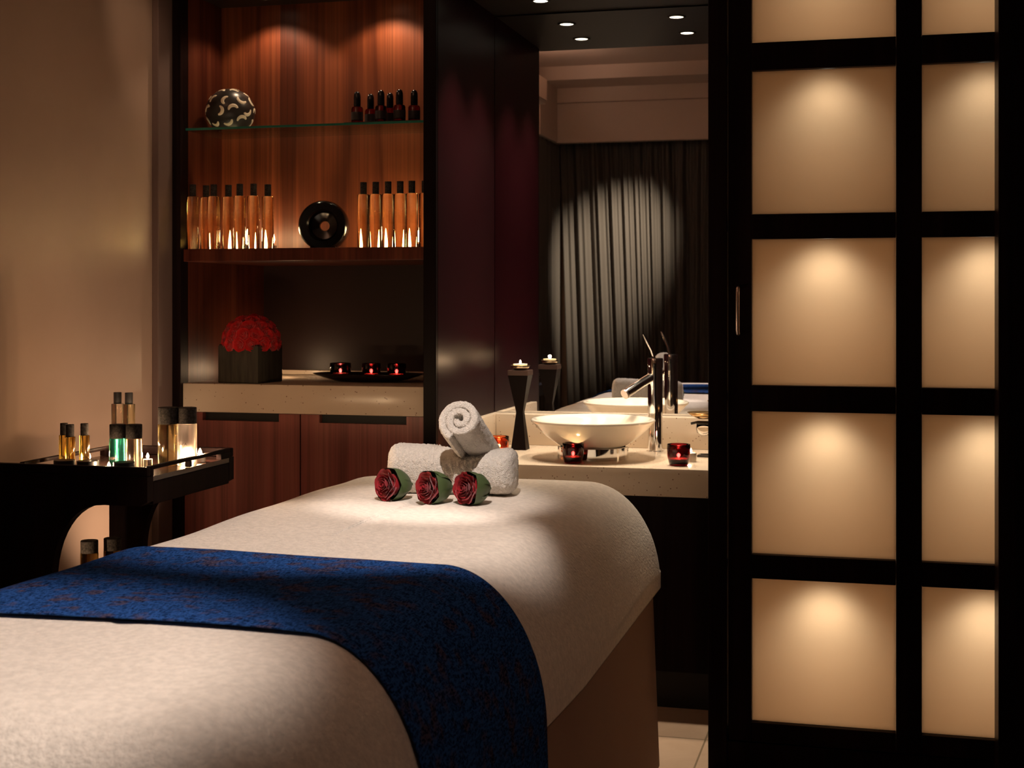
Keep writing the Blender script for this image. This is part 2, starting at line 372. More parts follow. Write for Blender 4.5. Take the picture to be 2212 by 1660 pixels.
# items on the glass shelf
lan = thing('ball_lantern', 'round dark ceramic lantern with curved cream cut-outs on the glass shelf', 'lantern', (-2.262, 4.63, 1.939))
R = .088
prof = [(R*math.sin(a)*1.0, .078+R*.93*-math.cos(a)) for a in [math.radians(d) for d in range(28, 176, 6)]]
prof = [(0, prof[0][1])]+prof+[(0, prof[-1][1])]
z0 = prof[0][1]; prof = [(r, z-z0) for r, z in prof]
bm = L(prof, 64); cz = .078-z0
for v in bm.verts: pass
nf = len(bm.faces); rnd = random.Random(3)
def sph(lon, lat, rr): return Vector((rr*math.cos(lat)*math.sin(lon), -rr*math.cos(lat)*math.cos(lon), cz+rr*.93*math.sin(lat)))
arcs = []
for lat, nn in ((-30, 9), (-4, 10), (24, 9), (52, 6), (80, 1)):
    for k in range(nn): arcs.append((math.radians(360*k/nn+lat*.75), math.radians(lat+rnd.uniform(-4, 4)), rnd.uniform(0, 6.28)))
pf = []
for lo, la, ph in arcs:
    g = []
    for i in range(15):
        f = i/14; a = ph+math.radians(165)*f; w_ = .0080*math.sin(PI*(.12+.80*f))**.7; row = []
        for s_ in (-1, -.6, .6, 1):
            q = .185+s_*w_/.088
            row.append(bm.verts.new(sph(lo+q*math.cos(a)/max(.3, math.cos(la)), la+q*math.sin(a), R+(.0012 if abs(s_) < 1 else -.001))))
        g.append(row)
    for i in range(14):
        for j in range(3): pf.append(bm.faces.new((g[i][j], g[i+1][j], g[i+1][j+1], g[i][j+1])))
for f in pf: f.material_index = 1
obj('shell', bm, ['lantern_shell', 'lantern_cream'], lan, 'all')

tr_ = obj('bottle_tray', B(-1.805, -1.52, 4.57, 4.70, 1.9395, 1.951, bev=.004), 'black_lacquer', smooth=True)
tag(tr_, 'low black tray under the dropper bottles on the glass shelf', 'tray')
def dropper(loc, label):
    t = thing('dropper_bottle', label, 'bottle', loc, 'dropper bottles on the glass shelf')
    obj('body', L([(0, 0), (.019, 0), (.021, .002), (.021, .050), (.018, .056), (.0125, .058), (0, .058)], 28), 'dropper_glass', t, True)
    obj('label_band', L([(.0213, .010), (.0213, .038)], 28), 'label_dark', t, True)
    obj('dropper_cap', L([(.0115, .0582), (.0125, .060), (.0125, .088), (.0122, .098), (.010, .106), (.006, .1105), (0, .112)], 24), 'rubber_black', t, True)
    return t
DR = [(-1.768, 4.61, 'dropper bottle standing apart at the left end of the black tray'), (-1.742, 4.675, 'rear dropper bottle half hidden behind the second cap from left'), (-1.676, 4.60, 'taller-looking dropper bottle beside the hidden one, left middle of tray'),
      (-1.667, 4.668, 'rear dropper bottle seen in the gap at the middle of the tray'), (-1.608, 4.60, 'front dropper bottle right of the tray middle'), (-1.563, 4.625, 'dropper bottle at the right end next to the cabinet post')]
for x, y, lb in DR: dropper((x, y, 1.951), 'dark red '+lb)

# bottles on the wood shelf
def oil_bottle(loc, label, group):
    t = thing('oil_bottle', label, 'bottle', loc, group)
    obj('body', L([(0, 0), (.0200, 0), (.0212, .0015), (.0212, .183), (.019, .186), (.010, .187), (0, .187)], 36), 'oil_gold', t, True)
    obj('cap', L([(0, .1872), (.0115, .1872), (.0115, .228), (.011, .229), (0, .229)], 24), 'cap_stone', t, True)
    return t
nb = oil_bottle((-2.3485, 4.512, 1.512), 'tall clear bottle of golden oil at the far left end of the wooden shelf', 'oil bottles in the left row')
LB = [(-2.323, 4.562, 'second from left'), (-2.277, 4.530, 'third from left'), (-2.236, 4.562, 'the middle one'), (-2.178, 4.532, 'fifth from left'), (-2.128, 4.538, 'sixth from left'), (-2.092, 4.578, 'last before the ring')]
for x, y, s in LB: dup(nb, (x, y, 1.512), 'tall oil bottle, left row on the wooden shelf, '+s)
RB = [(-1.731, 4.575, 'nearest the black ring sculpture'), (-1.686, 4.575, 'second from the ring sculpture'), (-1.639, 4.570, 'third from the ring sculpture'), (-1.595, 4.570, 'fourth from the ring sculpture'), (-1.551, 4.565, 'second from the cabinet post'), (-1.507, 4.575, 'cut off by the cabinet post')]
for x, y, s in RB: dup(nb, (x, y, 1.512), 'tall oil bottle, right row on the wooden shelf, '+s, group='oil bottles in the right row')
for x, y, s in [(-2.285, 4.64, 'tealight hidden behind the left oil bottles, at the dark side panel'), (-2.20, 4.645, 'tealight glowing behind the middle of the left oil bottles'), (-2.115, 4.66, 'tealight glowing behind the right end of the left oil bottles')]:
    tealight((x, y, 1.512), s, .09, fh=.062, fr=.012)
for x, y, s in [(-1.745, 4.66, 'tealight glowing behind the oil bottle nearest the ring'), (-1.655, 4.655, 'tealight glowing behind the middle of the right oil bottles'), (-1.565, 4.655, 'tealight glowing behind the oil bottles by the cabinet post')]:
    tealight((x, y, 1.512), s, .09, fh=.062, fr=.012)
# ring sculpture
rg = thing('ring_sculpture', 'thick black ring sculpture between the two rows of oil bottles', 'sculpture', (-1.893, 4.60, 1.512), rotz=math.radians(14))
mtx = Matrix.Rotation(PI/2, 4, 'X')
bm = lathe(bmesh.new(), [(.050, -.0), (.056, .006), (.080, .006), (.086, .0), (.089, -.03), (.086, -.075), (.076, -.085), (.045, -.085), (.030, -.08), (.016, -.055), (.018, -.045), (.030, -.040), (.046, -.035), (.050, 0)], 64, (0, 0, .083), mtx)
obj('ring_body', bm, 'black_lacquer', rg, True)
obj('foot', B(-.045, .045, 0, .075, 0, .012, bev=.003), 'black_lacquer', rg, True)

# rose dome in square vase
vz = thing('square_vase', 'square dark bark vase holding a dome of red roses', 'vase', (-2.168, 4.598, 1.04), rotz=math.radians(-7))
bm = B(-.082, .082, -.082, .082, 0, .132, bev=.003)
obj('vase_body', bm, 'bark_vase', vz, True)
obj('rim', B(-.079, .079, -.079, .079, .1325, .136, bev=.001), 'bark_dark', vz)

def petal(bm, R0, R1, h0, h1, a0, span, curl=.15, nu=9, nv=7, k=0):
    def f(u, v):
        a = a0+(u-.5)*span; e = 1-(2*u-1)**4*.25
        r = R0+(R1-R0)*v**1.6; r *= 1+.06*math.sin(u*9+k)*v; z = h0+(h1-h0)*v*e
        if v > .75: r += (v-.75)*curl*R1*2.2; z -= (v-.75)*.25*(h1-h0)*(.5+.5*math.sin(u*7+k))
        return (r*math.cos(a), r*math.sin(a), z)
    grid(bm, nu, nv, f)
def rose_bm(R_=.034, H=.045, rows=((.16, 3, 1.0), (.30, 3, .98), (.45, 4, .95), (.62, 5, .90), (.80, 5, .84), (1.0, 6, .76)), nu=9, nv=7, seed=1):
    bm = bmesh.new(); rr = random.Random(seed)
    for q, (fr, n_, hh) in enumerate(rows):
        for k in range(n_):
            petal(bm, R_*fr*.45, R_*fr, H*.10, H*hh*rr.uniform(.96, 1.03), 2*PI*k/n_+q*.9+rr.uniform(-.1, .1), 2*PI/n_*1.45, .10+.10*q/5, nu, nv, k+q*3)
    lathe(bm, [(0, 0), (R_*.5, H*.04), (R_*.78, H*.22), (R_*.70, H*.5), (R_*.3, H*.6), (0, H*.66)], 16)
    return bm
sm = rose_bm(.024, .030, ((.22, 3, 1.0), (.45, 4, .96), (.70, 5, .88), (1.0, 5, .74)), 6, 5)
r0 = obj('rose', sm, 'petal_red', smooth='all', recalc=False)
tag(r0, 'small bright red rose in the dome on the bark vase', 'rose', 'red roses packed in the bark vase')
pts = []
for lat, n_ in ((84, 1), (62, 6), (40, 10), (18, 13), (-3, 14)):
    for k in range(n_): pts.append((math.radians(lat), 2*PI*(k+.5*(lat % 4))/n_))
for i, (la, lo) in enumerate(pts):
    o = r0 if i == 0 else r0.copy()
    if i: C.objects.link(o)
    nrm = Vector((math.cos(la)*math.cos(lo), math.cos(la)*math.sin(lo), math.sin(la)))
    o.location = Vector((-2.165, 4.598, 1.182))+Vector((nrm.x*.078, nrm.y*.078, nrm.z*.073))
    o.rotation_euler = (nrm.to_track_quat('Z', 'Y') @ Matrix.Rotation(i*1.3, 4, 'Z').to_quaternion()).to_euler()

tealight((-2.215, 4.90, 1.04), 'tealight hidden behind the bark vase', 1.1)
# oblong dish with three votives
ds = thing('oblong_dish', 'long shallow dark lacquer dish carrying three small red candle glasses', 'dish', (-1.775, 4.74, 1.04))
bm = bmesh.new()
for (z, a, b_) in ((0, .12, .05), (.004, .14, .06), (.022, .185, .085), (.031, .205, .10), (.031, .200, .095), (.020, .17, .078), (.008, .12, .05)):
    pass
rings = []
for (z, a, b_) in ((0, .10, .05), (.003, .125, .058), (.014, .165, .078), (.027, .203, .098), (.029, .206, .100), (.028, .201, .096), (.016, .155, .075), (.009, .11, .055)):
    rings.append([bm.verts.new((a*math.copysign(abs(math.cos(t_))**.7, math.cos(t_)), b_*math.copysign(abs(math.sin(t_))**.8, math.sin(t_)), z)) for t_ in [2*PI*i/56 for i in range(56)]])
for A, Bq in zip(rings, rings[1:]):
    for i in range(56): bm.faces.new((A[i], A[(i+1) % 56], Bq[(i+1) % 56], Bq[i]))
bm.faces.new(rings[0][::-1]); bm.faces.new(rings[-1])
obj('dish_body', bm, 'black_lacquer', ds, 'all')
for x, s, mt, p in [(-1.882, 'unlit-looking black candle glass at the left of the oblong dish', 'dark_glass', .03), (-1.764, 'glowing red candle glass in the middle of the oblong dish', 'red_glass', .06), (-1.668, 'red candle glass at the right of the oblong dish', 'red_glass', .05)]:
    votive((x, 4.74, 1.0495), s, mt, p, .0385 if x < -1.8 else .034, .056)

# ------------------------------------------------------------------ vanity
vc = thing('vanity_counter', 'cream speckled stone vanity counter with raised back ledge under the mirror', 'worktop', (-.94, 4.8, .70))
wpart('counter_top', B(-1.423, -.472, 4.478, 5.168, .70, .79, bev=.002), 'stone', vc, True)
wpart('back_ledge', B(-1.395, -.472, 5.085, 5.168, .7902, .905, bev=.002), 'stone', vc, True)
wpart('side_ledge', B(-1.423, -1.395, 4.60, 5.168, .7902, .905, bev=.002), 'stone', vc, True)
vb = thing('vanity_cabinet', 'black vanity base under the stone counter beside the bed', 'cabinet', (-.94, 4.6, 0))
wpart('panel', B(-1.423, -.472, 4.535, 4.56, .125, .699), 'wenge', vb)
wpart('kick_board', B(-1.423, -.472, 4.565, 4.58, 0, .125), 'black_recess', vb)
wpart('carcass', B(-1.423, -.472, 4.581, 5.16, 0.0, .699), 'wenge', vb)
mr = obj('wall_mirror', B(-1.4225, -.472, 5.1705, 5.178, .906, 2.415), 'mirror_glass')
tag(mr, 'large frameless mirror above the washbasin', 'mirror')
bs = thing('washbasin', 'round white ceramic vessel basin on the vanity counter', 'washbasin', (-.953, 4.735, .79))
rb = .213
obj('bowl', L([(0, .030), (.060, .030), (.085, .032), (.125, .050), (.165, .078), (.192, .104), (.203, .118), (rb, .126), (rb+.001, .131), (rb-.004, .135), (rb-.016, .134), (.185, .120), (.160, .092), (.120, .064), (.070, .048), (.02, .044), (0, .044)], 72), 'ceramic', bs, 'all')
obj('support_ring', L([(.118, 0), (.122, 0), (.122, .040), (.118, .042), (.112, .040), (.112, 0), (.118, 0)], 64), 'chrome', bs, True)
obj('drain', L([(0, .0445), (.022, .0445), (.022, .047), (0, .048)], 24), 'chrome', bs, True)
fc = thing('basin_faucet', 'tall chrome basin faucet with angled spout and lever behind the bowl', 'faucet', (-.775, 4.975, .79))
obj('body', L([(0, 0), (.030, 0), (.030, .004), (.0265, .006), (.0265, .30), (0, .30)], 40), 'chrome', fc, True)
obj('cap', L([(0, .3005), (.028, .3005), (.028, .332), (.026, .335), (0, .335)], 40), 'chrome', fc, True)
bm = bmesh.new(); tube(bm, [(0, 0, .275), (-.045, -.055, .245), (-.088, -.105, .213)], .0165, 24); obj('spout', bm, 'chrome', fc, True)
bm = bmesh.new(); tube(bm, [(-.088, -.105, .213), (-.092, -.110, .210)], [.0175, .0175], 24); obj('aerator', bm, 'brushed_metal', fc, True)
bm = bmesh.new(); tube(bm, [(-.004, 0, .335), (-.012, -.004, .362), (-.026, -.010, .392), (-.040, -.016, .420)], [.006, .0055, .006, .0035], 12); obj('lever', bm, 'chrome', fc, True)
# votives on the vanity
votive((-1.288, 4.735, .79), 'amber-red candle glass behind the towels at the left of the vanity', 'amber_votive', .25, .036, .066)
votive((-.985, 4.50+.06, .79), 'dark red candle glass in front of the washbasin', 'red_glass', .05, .0365, .068)
votive((-.637, 4.585, .79), 'red candle glass at the right front of the vanity counter', 'red_glass', .12, .0385, .070)
tealight((-.612, 4.70, .79), 'open tealight behind the right red candle glass', .5, .019, .030)
# hourglass stand
hs = thing('candle_stand', 'dark hourglass-shaped wooden candle stand at the left of the basin', 'candle stand', (-1.262, 4.935, .79))
def frus(segs, m, nm):
    bm = bmesh.new(); rs = []
    for (w2, z) in segs: rs.append([bm.verts.new((sx*w2, sy*w2, z)) for sx, sy in ((-1, -1), (1, -1), (1, 1), (-1, 1))])
    for A, Bq in zip(rs, rs[1:]):
        for i in range(4): bm.faces.new((A[i], A[(i+1) % 4], Bq[(i+1) % 4], Bq[i]))
    bm.faces.new(rs[0][::-1]); bm.faces.new(rs[-1])
    return obj(nm, bm, m, hs)
frus([(.028, 0), (.0125, .135), (.037, .270)], 'hourglass_wood', 'column')
frus([(.038, .2702), (.038, .288)], 'hourglass_edge', 'top_slab')
td = thing('candle_dish', 'small silver dish with a lit tealight on top of the hourglass stand', 'candle', (-1.262, 4.935, 1.078))
obj('dish', L([(0, 0), (.020, 0), (.030, .006), (.036, .017), (.034, .0175), (.027, .008), (0, .005)], 36), 'silver_dish', td, 'all')
obj('wax', L([(0, .0052), (.022, .0075), (.026, .022), (0, .022)], 30), 'wax', td, True)
flame(td, (0, 0, .023), .5)
# oil burner
ob = thing('oil_burner', 'brass bowl oil burner on a curved black iron stand at the screen edge', 'oil burner', (-.590, 4.88, .79))
obj('bowl', L([(0, .128), (.02, .130), (.045, .142), (.058, .152), (.056, .153), (.040, .146), (0, .136)], 40), 'brass', ob, 'all')
obj('glass_cup', L([(0, .070), (.012, .071), (.024, .082), (.027, .098), (.025, .112), (.022, .112), (.024, .098), (.018, .084), (0, .074)], 32), 'clear_glass', ob, 'all')
bm = bmesh.new(); tube(bm, [(.028*math.cos(a), .028*math.sin(a), .116) for a in [2*PI*i/24 for i in range(25)]], .003, 8); obj('ring', bm, 'iron', ob, True)
bm = bmesh.new(); tube(bm, [(-.045, 0, .112), (-.02, 0, .118), (.03, 0, .118), (.06, 0, .108), (.082, 0, .085), (.088, 0, .05), (.082, 0, .02), (.06, 0, .006), (.02, 0, .004), (-.01, 0, .004)], .0045, 10); obj('arm', bm, 'iron', ob, True)
obj('foot', B(-.02, .05, -.035, .035, 0, .006, bev=.002), 'iron', ob, True)

# ------------------------------------------------------------------ downlights
def downlight(x, y, z, label, grp, lens='lamp_lens', r=.035):
    t = thing('downlight', label, 'ceiling light', (x, y, z), grp)
    obj('trim_ring', L([(r*.72, 0), (r*.8, -.004), (r, -.004), (r+.002, 0)], 36), 'dark_soffit', t, 'all')
    obj('lens', L([(0, -.0015), (r*.74, -.0015), (r*.74, -.0010), (0, -.0010)], 36), lens, t)
    return t
VL = ['recessed downlight over the vanity, back left by the mirror', 'recessed downlight over the vanity, back right by the mirror', 'recessed downlight over the vanity, front left', 'recessed downlight over the vanity, front right']
for (x, y), s in zip(VAN, VL): downlight(x, y, 2.4195, s, 'vanity downlights')
downlight(*CABL[0], 2.4195, 'recessed downlight over the left half of the display cabinet', 'cabinet downlights', r=.02)
downlight(*CABL[1], 2.4195, 'recessed downlight over the right half of the display cabinet', 'cabinet downlights', r=.02)

# ------------------------------------------------------------------ sliding screen door
DX = [(-.350, .044), (.112, .506)]
RZ = [(.139, .546), (.613, 1.018), (1.091, 1.504), (1.574, 1.980), (2.058, 2.38)]
door = bpy.data.objects.new('door_1', None); C.objects.link(door); door.location = (0, 4.0, 0); door['kind'] = 'structure'
X0, X1 = -.414, .575
for a, b_ in ((X0, -.350), (.044, .112), (.506, X1)): wpart('stile', B(a, b_, 4.0, 4.035, .085, 2.45, bev=.002), 'wenge', door)
zs = [.085]+[v for r in RZ for v in r]+[2.45]
for k in range(0, len(zs), 2):
    bm = bmesh.new()
    for a, b_ in DX: box(bm, a+.0005, b_-.0005, 4.001, 4.034, zs[k], zs[k+1], bev=.0015)
    wpart('rail', bm, 'wenge', door)
for a, b_ in DX:
    for z0, z1 in RZ: wpart('pane', B(a+.001, b_-.001, 4.022, 4.026, z0+.001, z1-.001), 'frosted_pane', door)
bm = bmesh.new(); tube(bm, [(-.386, 3.999, 1.236), (-.386, 3.978, 1.239), (-.386, 3.975, 1.25), (-.386, 3.975, 1.355), (-.386, 3.978, 1.364), (-.386, 3.999, 1.367)], .0055, 12)
wpart('handle', bm, 'brushed_metal', door, True)
struct('trim_2', B(-.471, -.418, 3.995, 4.028, 0, 2.6, bev=.002), 'wenge')        # jamb left of the screen
struct('trim_3', B(-.418, .60, 4.004, 4.04, 0, .080), 'wenge')
struct('trim_4', B(.300, .46, 3.86, 3.99, 0, 3.05, bev=.003), 'wenge')          # post at the right edge
struct('trim_5', B(-.471, 1.6, 4.036, 4.05, 2.46, 3.05), 'wenge')
struct('trim_6', B(.58, 1.6, 3.995, 4.03, 0, 3.05), 'wenge')
# lit shelving behind the panes
su = thing('shelf_unit', 'lit cream shelving glowing behind the frosted screen panes', 'shelving', (0, 4.2, 0))
wpart('back_board', B(-.42, .60, 4.30, 4.32, .05, 2.45), 'closet_white', su)
for z in (.10, .58, 1.055, 1.539, 2.019, 2.43): wpart('shelf', B(-.42, .60, 4.045, 4.298, z-.012, z+.012), 'closet_white', su)
for x in (-.425, .078, .59):
    bm = bmesh.new()
    zz = (.10, .58, 1.055, 1.539, 2.019, 2.43)
    for a, b_ in zip(zz, zz[1:]): box(bm, x-.01, x+.01, 4.045, 4.298, a+.0125, b_-.0125)
    wpart('divider', bm, 'closet_white', su)
PW = [.40, .36, .36, .26, .28]
for i, (z0, z1) in enumerate(RZ):
    for x, k in ((-.145, 1), (.285, .95)):
        zl = z1-.135 if i < 4 else 2.26
        spot('shelf_lamp', (x, 4.145, zl+.10), (x, 4.03, zl-.02), PW[i]*k*3.3, 118, 1.0, .03, (1, .91, .76))
        point('shelf_lamp', (x, 4.20, zl-.10), PW[i]*k*.85, .04, (1, .76, .56))

# ------------------------------------------------------------------ treatment bed
XL, YN, YF, ZT = -1.64, 1.40, 4.10, .816
def xr(y): return -.600-(.048*max(0, (2.9-y)/1.0)**1.1 if y < 2.9 else 0)
CR = .16
def outline(t, inset=0):
    """rounded-rectangle outline, t in 0..1, returns (x,y)"""
    x0, x1, y0, y1 = XL+inset, -.600-inset, YN+inset, YF-inset; r = max(CR-inset*.75, .01)
    r = min(r, (x1-x0)/2-.001)
    segs = [('l', (x1, y0+r), (x1, y1-r)), ('a', (x1-r, y1-r), 0), ('l', (x1-r, y1), (x0+r, y1)), ('a', (x0+r, y1-r), 90), ('l', (x0, y1-r), (x0, y0+r)), ('a', (x0+r, y0+r), 180), ('l', (x0+r, y0), (x1-r, y0)), ('a', (x1-r, y0+r), 270)]
    # fixed parameter share per segment so rings line up
    sh = [.30, .06, .14, .06, .30, .06, .02+.0, .06]; tot = sum(sh); acc = 0; t = t*tot
    for s, w_ in zip(segs, sh):
        if t <= acc+w_+1e-9:
            f = (t-acc)/w_
            if s[0] == 'l': x = s[1][0]+(s[2][0]-s[1][0])*f; y = s[1][1]+(s[2][1]-s[1][1])*f
            else: a = math.radians(s[2]+90*f); x = s[1][0]+r*math.cos(a); y = s[1][1]+r*math.sin(a)
            break
        acc += w_
    k = (x-XL)/(-.600-XL); x += (xr(y)+.600)*max(0, k)
    return x, y
def ripple(x, y):
    return .0025*math.sin(y*5.1+x*2)+.002*math.sin(x*7-y*3+1)+.0015*math.sin(y*13+x*5)
AX, BZ = .20, .30
def lw(x): return max(0, min(1, (-1.0-x)/.35))
def bed_bm(off, zbot, hem=None, nt_=520, top=True):
    bm = bmesh.new(); rings = []
    zb = lambda t_: (hem(t_) if hem else zbot)
    for k in range(14):                                  # vertical part
        f = k/14; rings.append([(t_, -off, zb(t_)+(ZT-BZ-zb(t_))*f) for t_ in [i/nt_ for i in range(nt_)]])
    for k in range(22):                                  # shoulder
        a = PI/2*k/21; rings.append([(i/nt_, AX*(1-math.cos(a))-off*math.cos(a), ZT-BZ+BZ*math.sin(a)+off*math.sin(a)) for i in range(nt_)])
    for k in range(1, 14): rings.append([(i/nt_, AX+(.485-AX)*k/13, ZT+off+.003*k/13) for i in range(nt_)])
    vr = []
    for r in rings:
        row = []
        for t_, ins, z in r:
            x, y = outline(t_, ins)
            if ZT-BZ < z < ZT+off: z = ZT-BZ+BZ*((z-ZT+BZ)/BZ)**(1-.35*lw(outline(t_, 0)[0]))
            row.append(bm.verts.new((x, y, z+(ripple(x, y) if z > ZT-.15 else 0))))
        vr.append(row)
    for A, Bq in zip(vr, vr[1:]):
        for i in range(nt_): bm.faces.new((A[i], A[(i+1) % nt_], Bq[(i+1) % nt_], Bq[i]))
    n2 = nt_; top_ = vr[-1]
    bm.faces.new(top_)
    return bm
bed = thing('treatment_bed', 'long massage bed with brown floor-length cloth skirt', 'bed', (-1.1, 2.75, 0))
def sk(u, v):
    x, y = outline(u, .016); z = .012+v*.535
    cx_, cy_ = -1.1, 2.75; d = Vector((x-cx_, (y-cy_)*.3)).normalized()
    q = .006*(1-v)*math.sin(u*150)+.005*(1-v)*math.sin(u*67+1)+.010*(1-v)*math.sin(u*31)
    e = .014*(1-v)
    return (x+d.x*(q+e-.008), y+d.y*(q+e-.008), z)
bm = bmesh.new(); grid(bm, 700, 14, sk, closeu=True); wpart('skirt', bm, 'skirt_cloth', bed, 'all')
wpart('mattress', B(XL+.10, -.78, YN+.10, YF-.10, .50, .735, bev=.03), 'skirt_cloth', bed)
wpart('base', B(XL+.2, -.85, YN+.3, YF-.3, .0, .499), 'wenge', bed)
def hemz(t_):
    x, y = outline(t_, 0)
    if x > -.8: return .545+.020*max(0, min(1, (y-2.5)/1.3))+.005*math.sin(y*9)
    return .56+.004*math.sin(t_*90)
cov = obj('bed_cover', bed_bm(0, .56, hemz), 'cover_terry', smooth='all')
tag(cov, 'cream terry cover draped over the top of the treatment bed', 'bed cover')
# runner
def run_f(u, v):
    # u across the bed from left hem to right hem, v along y
    y = 1.975+v*.605
    y += .012*math.sin(u*5)*(1 if v > .5 else .7)
    o = .008; xR = xr(y); xl = XL
    Lh = .36; arc = PI/2*.25; wtop = (xR-xl)-2*AX
    segs = [Lh, arc, wtop, arc, Lh+.02]; tot = sum(segs); s = u*tot
    if s < Lh: x, z = xl-o, (ZT-BZ-Lh)+s
    elif s < Lh+arc: a = (s-Lh)/arc*PI/2; x = xl+AX-(AX+o)*math.cos(a); z = ZT-BZ+(BZ+o)*math.sin(a)**.65
    elif s < Lh+arc+wtop: f = (s-Lh-arc)/wtop; x = xl+AX+wtop*f; z = ZT+o+.003*min(1, 4*f, 4*(1-f))
    elif s < Lh+2*arc+wtop: a = PI/2-(s-Lh-arc-wtop)/arc*PI/2; x = xR-AX+(AX+o)*math.cos(a); z = ZT-BZ+(BZ+o)*math.sin(a)
    else: q = s-(Lh+2*arc+wtop); x = xR+o+.035*q; z = ZT-BZ-q
    xx = min(max(x, XL+.1), -.7)
    return (x, y, z+(ripple(x, y) if z > ZT-.15 else 0))
bm = bmesh.new(); grid(bm, 420, 60, run_f); rn = obj('bed_runner', bm, 'runner_cloth', smooth='all')
so = rn.modifiers.new('thick', 'SOLIDIFY'); so.thickness = .0025; so.offset = 0
tag(rn, 'dark blue patterned woven runner laid across the middle of the bed', 'bed runner')

# ------------------------------------------------------------------ towels
def noise_disp(o, strength, size):
    t = bpy.data.textures.new('fuzz', 'CLOUDS'); t.noise_scale = size; t.noise_depth = 2
    d = o.modifiers.new('fuzz', 'DISPLACE'); d.texture = t; d.strength = strength; d.mid_level = .5; d.texture_coords = 'LOCAL'
# lower folded roll, axis along x
ZB = ZT+.004
lt = thing('rolled_towel', 'white terry towel lying crosswise as a thick roll on the bed, under the upper roll', 'towel', (-1.094, 3.56, ZB), rotz=math.radians(6))
def low(u, v):
    x = -.172+.344*v; a = 2*PI*u
    e = min(v, 1-v)/.09; rs = math.sqrt(max(0.0, 1-(1-min(1, e))**2))*.92+.08 if e < 1 else 1
    if v < 1e-6 or v > 1-1e-6: rs = .02
    sag = -.017*math.exp(-((x-.045)/.07)**2)
    top = .064-.004*(x/.17)
    zc = .062; ry = .078; cy_, sz = math.cos(a), math.sin(a)
    y = ry*math.copysign(abs(cy_)**.85, cy_)*rs
    z = zc+top*math.copysign(abs(sz)**.80, sz)*(.55+.45*rs)*(1 if rs > .05 else .02)+(sag*max(0, sz))
    rib = .0024*math.sin(x*900) if -.060 < x < -.035 else 0
    return (x, y*(1+rib*8), max(0.001, z+rib*max(0, sz)))
bm = bmesh.new(); grid(bm, 120, 200, low, closeu=True)
o = obj('roll_body', bm, 'towel_terry', lt, 'all', recalc=True); noise_disp(o, .007, .008)
# spiral end on the right side
def spiral_roll(name, label, p0, p1, r0_, turns=2.6, thick=.017, flap=True, tot_w=None, sq=1.0):
    ax = (Vector(p1)-Vector(p0)); ln = ax.length
    t = thing(name, label, 'towel', p0); q = ax.to_track_quat('Y', 'Z')
    t.rotation_mode = 'QUATERNION'; t.rotation_quaternion = q
    bm = bmesh.new(); N = 260; th = []
    rin = .006; prof = []
    for i in range(N):
        f = i/(N-1); a = f*turns*2*PI; r = rin+(r0_-thick/2-rin)*(f**.92); prof.append((a, r))
    # cross section: closed strip polygon swept along Y with rounded ends
    def ring(yv, tk):
        pts = []
        for a, r in prof:
            rr = r+tk/2; pts.append((rr*math.cos(a+PH), yv, rr*math.sin(a+PH)*sq))
        for a, r in reversed(prof):
            rr = max(.001, r-tk/2); pts.append((rr*math.cos(a+PH), yv, rr*math.sin(a+PH)*sq))
        return [bm.verts.new(p) for p in pts]
    PH = -PI/2-turns*2*PI-.35
    rows = []; M_ = 60
    ys = [(0, .45), (.0015, .72), (.004, .88), (.009, .95)]+[(.012+(ln-.024)*k/M_, .96) for k in range(M_+1)]+[(ln-.009, .95), (ln-.004, .88), (ln-.0015, .72), (ln, .45)]
    for yv, tf in ys: rows.append(ring(yv, thick*tf))
    n = len(rows[0])
    for A, Bq in zip(rows, rows[1:]):
        for i in range(n): bm.faces.new((A[i], A[(i+1) % n], Bq[(i+1) % n], Bq[i]))
    for R_ in (rows[0], rows[-1]):
        for i in range(N-1): bm.faces.new((R_[i], R_[i+1], R_[n-2-i], R_[n-1-i]))
    o = obj('roll_body', bm, 'towel_terry', t, 'all'); noise_disp(o, .005, .007)
    return t
up = spiral_roll('rolled_towel', 'tightly rolled white towel leaning on top of the crosswise roll, spiral end forward', (-1.030, 3.405, 1.030), (-1.035, 3.69, .890), .060, 2.2, .0205)

# roses lying on the bed
def big_rose(loc, label, spin, seed):
    t = thing('cut_rose', label, 'rose', loc, 'three cut roses in front of the towels')
    d = Vector((-.50, -.86, .08)).normalized(); q = d.to_track_quat('Z', 'X')
    t.scale = (1.13,)*3
    t.rotation_mode = 'QUATERNION'; t.rotation_quaternion = q @ Matrix.Rotation(spin, 4, 'Z').to_quaternion()
    H = .052
    obj('petals', shift(rose_bm(.0315, .047, seed=seed), (0, 0, -.002)), 'petal_deep', t, 'all', recalc=False)
    bm = bmesh.new(); rr = random.Random(seed)
    for k in range(4):
        a0 = 2*PI*k/4+.5; hh = rr.uniform(.024, .034)
        def lf(u, v, a0=a0, hh=hh, k=k):
            a = a0+(u-.5)*2*PI/4*1.5; r = .008+.0285*math.sin(min(1, v*1.12)*PI/2)**.8+.0012*(k % 2)+.001*math.sin(u*12)
            return (r*math.cos(a), r*math.sin(a), -.036+(hh+.036)*v*(1-.22*abs(2*u-1)**2))
        grid(bm, 12, 10, lf)
    lathe(bm, [(0, -.037), (.009, -.036), (.016, -.030), (.024, -.018), (.026, -.010), (0, -.006)], 18)
    obj('leaf_wrap', bm, 'rose_leaf', t, 'all', recalc=False)
    bm = bmesh.new(); tube(bm, [(0, 0, -.033), (.001, 0, -.045)], .0035, 8); obj('stem', bm, 'rose_leaf', t, True)
    return t
big_rose((-1.190, 3.385, ZB+.041), 'cut red rose lying on the bed, left one of three in front of the towels', .3, 2)
big_rose((-1.073, 3.36, ZB+.041), 'cut red rose lying on the bed, middle one of three in front of the towels', 1.4, 5)
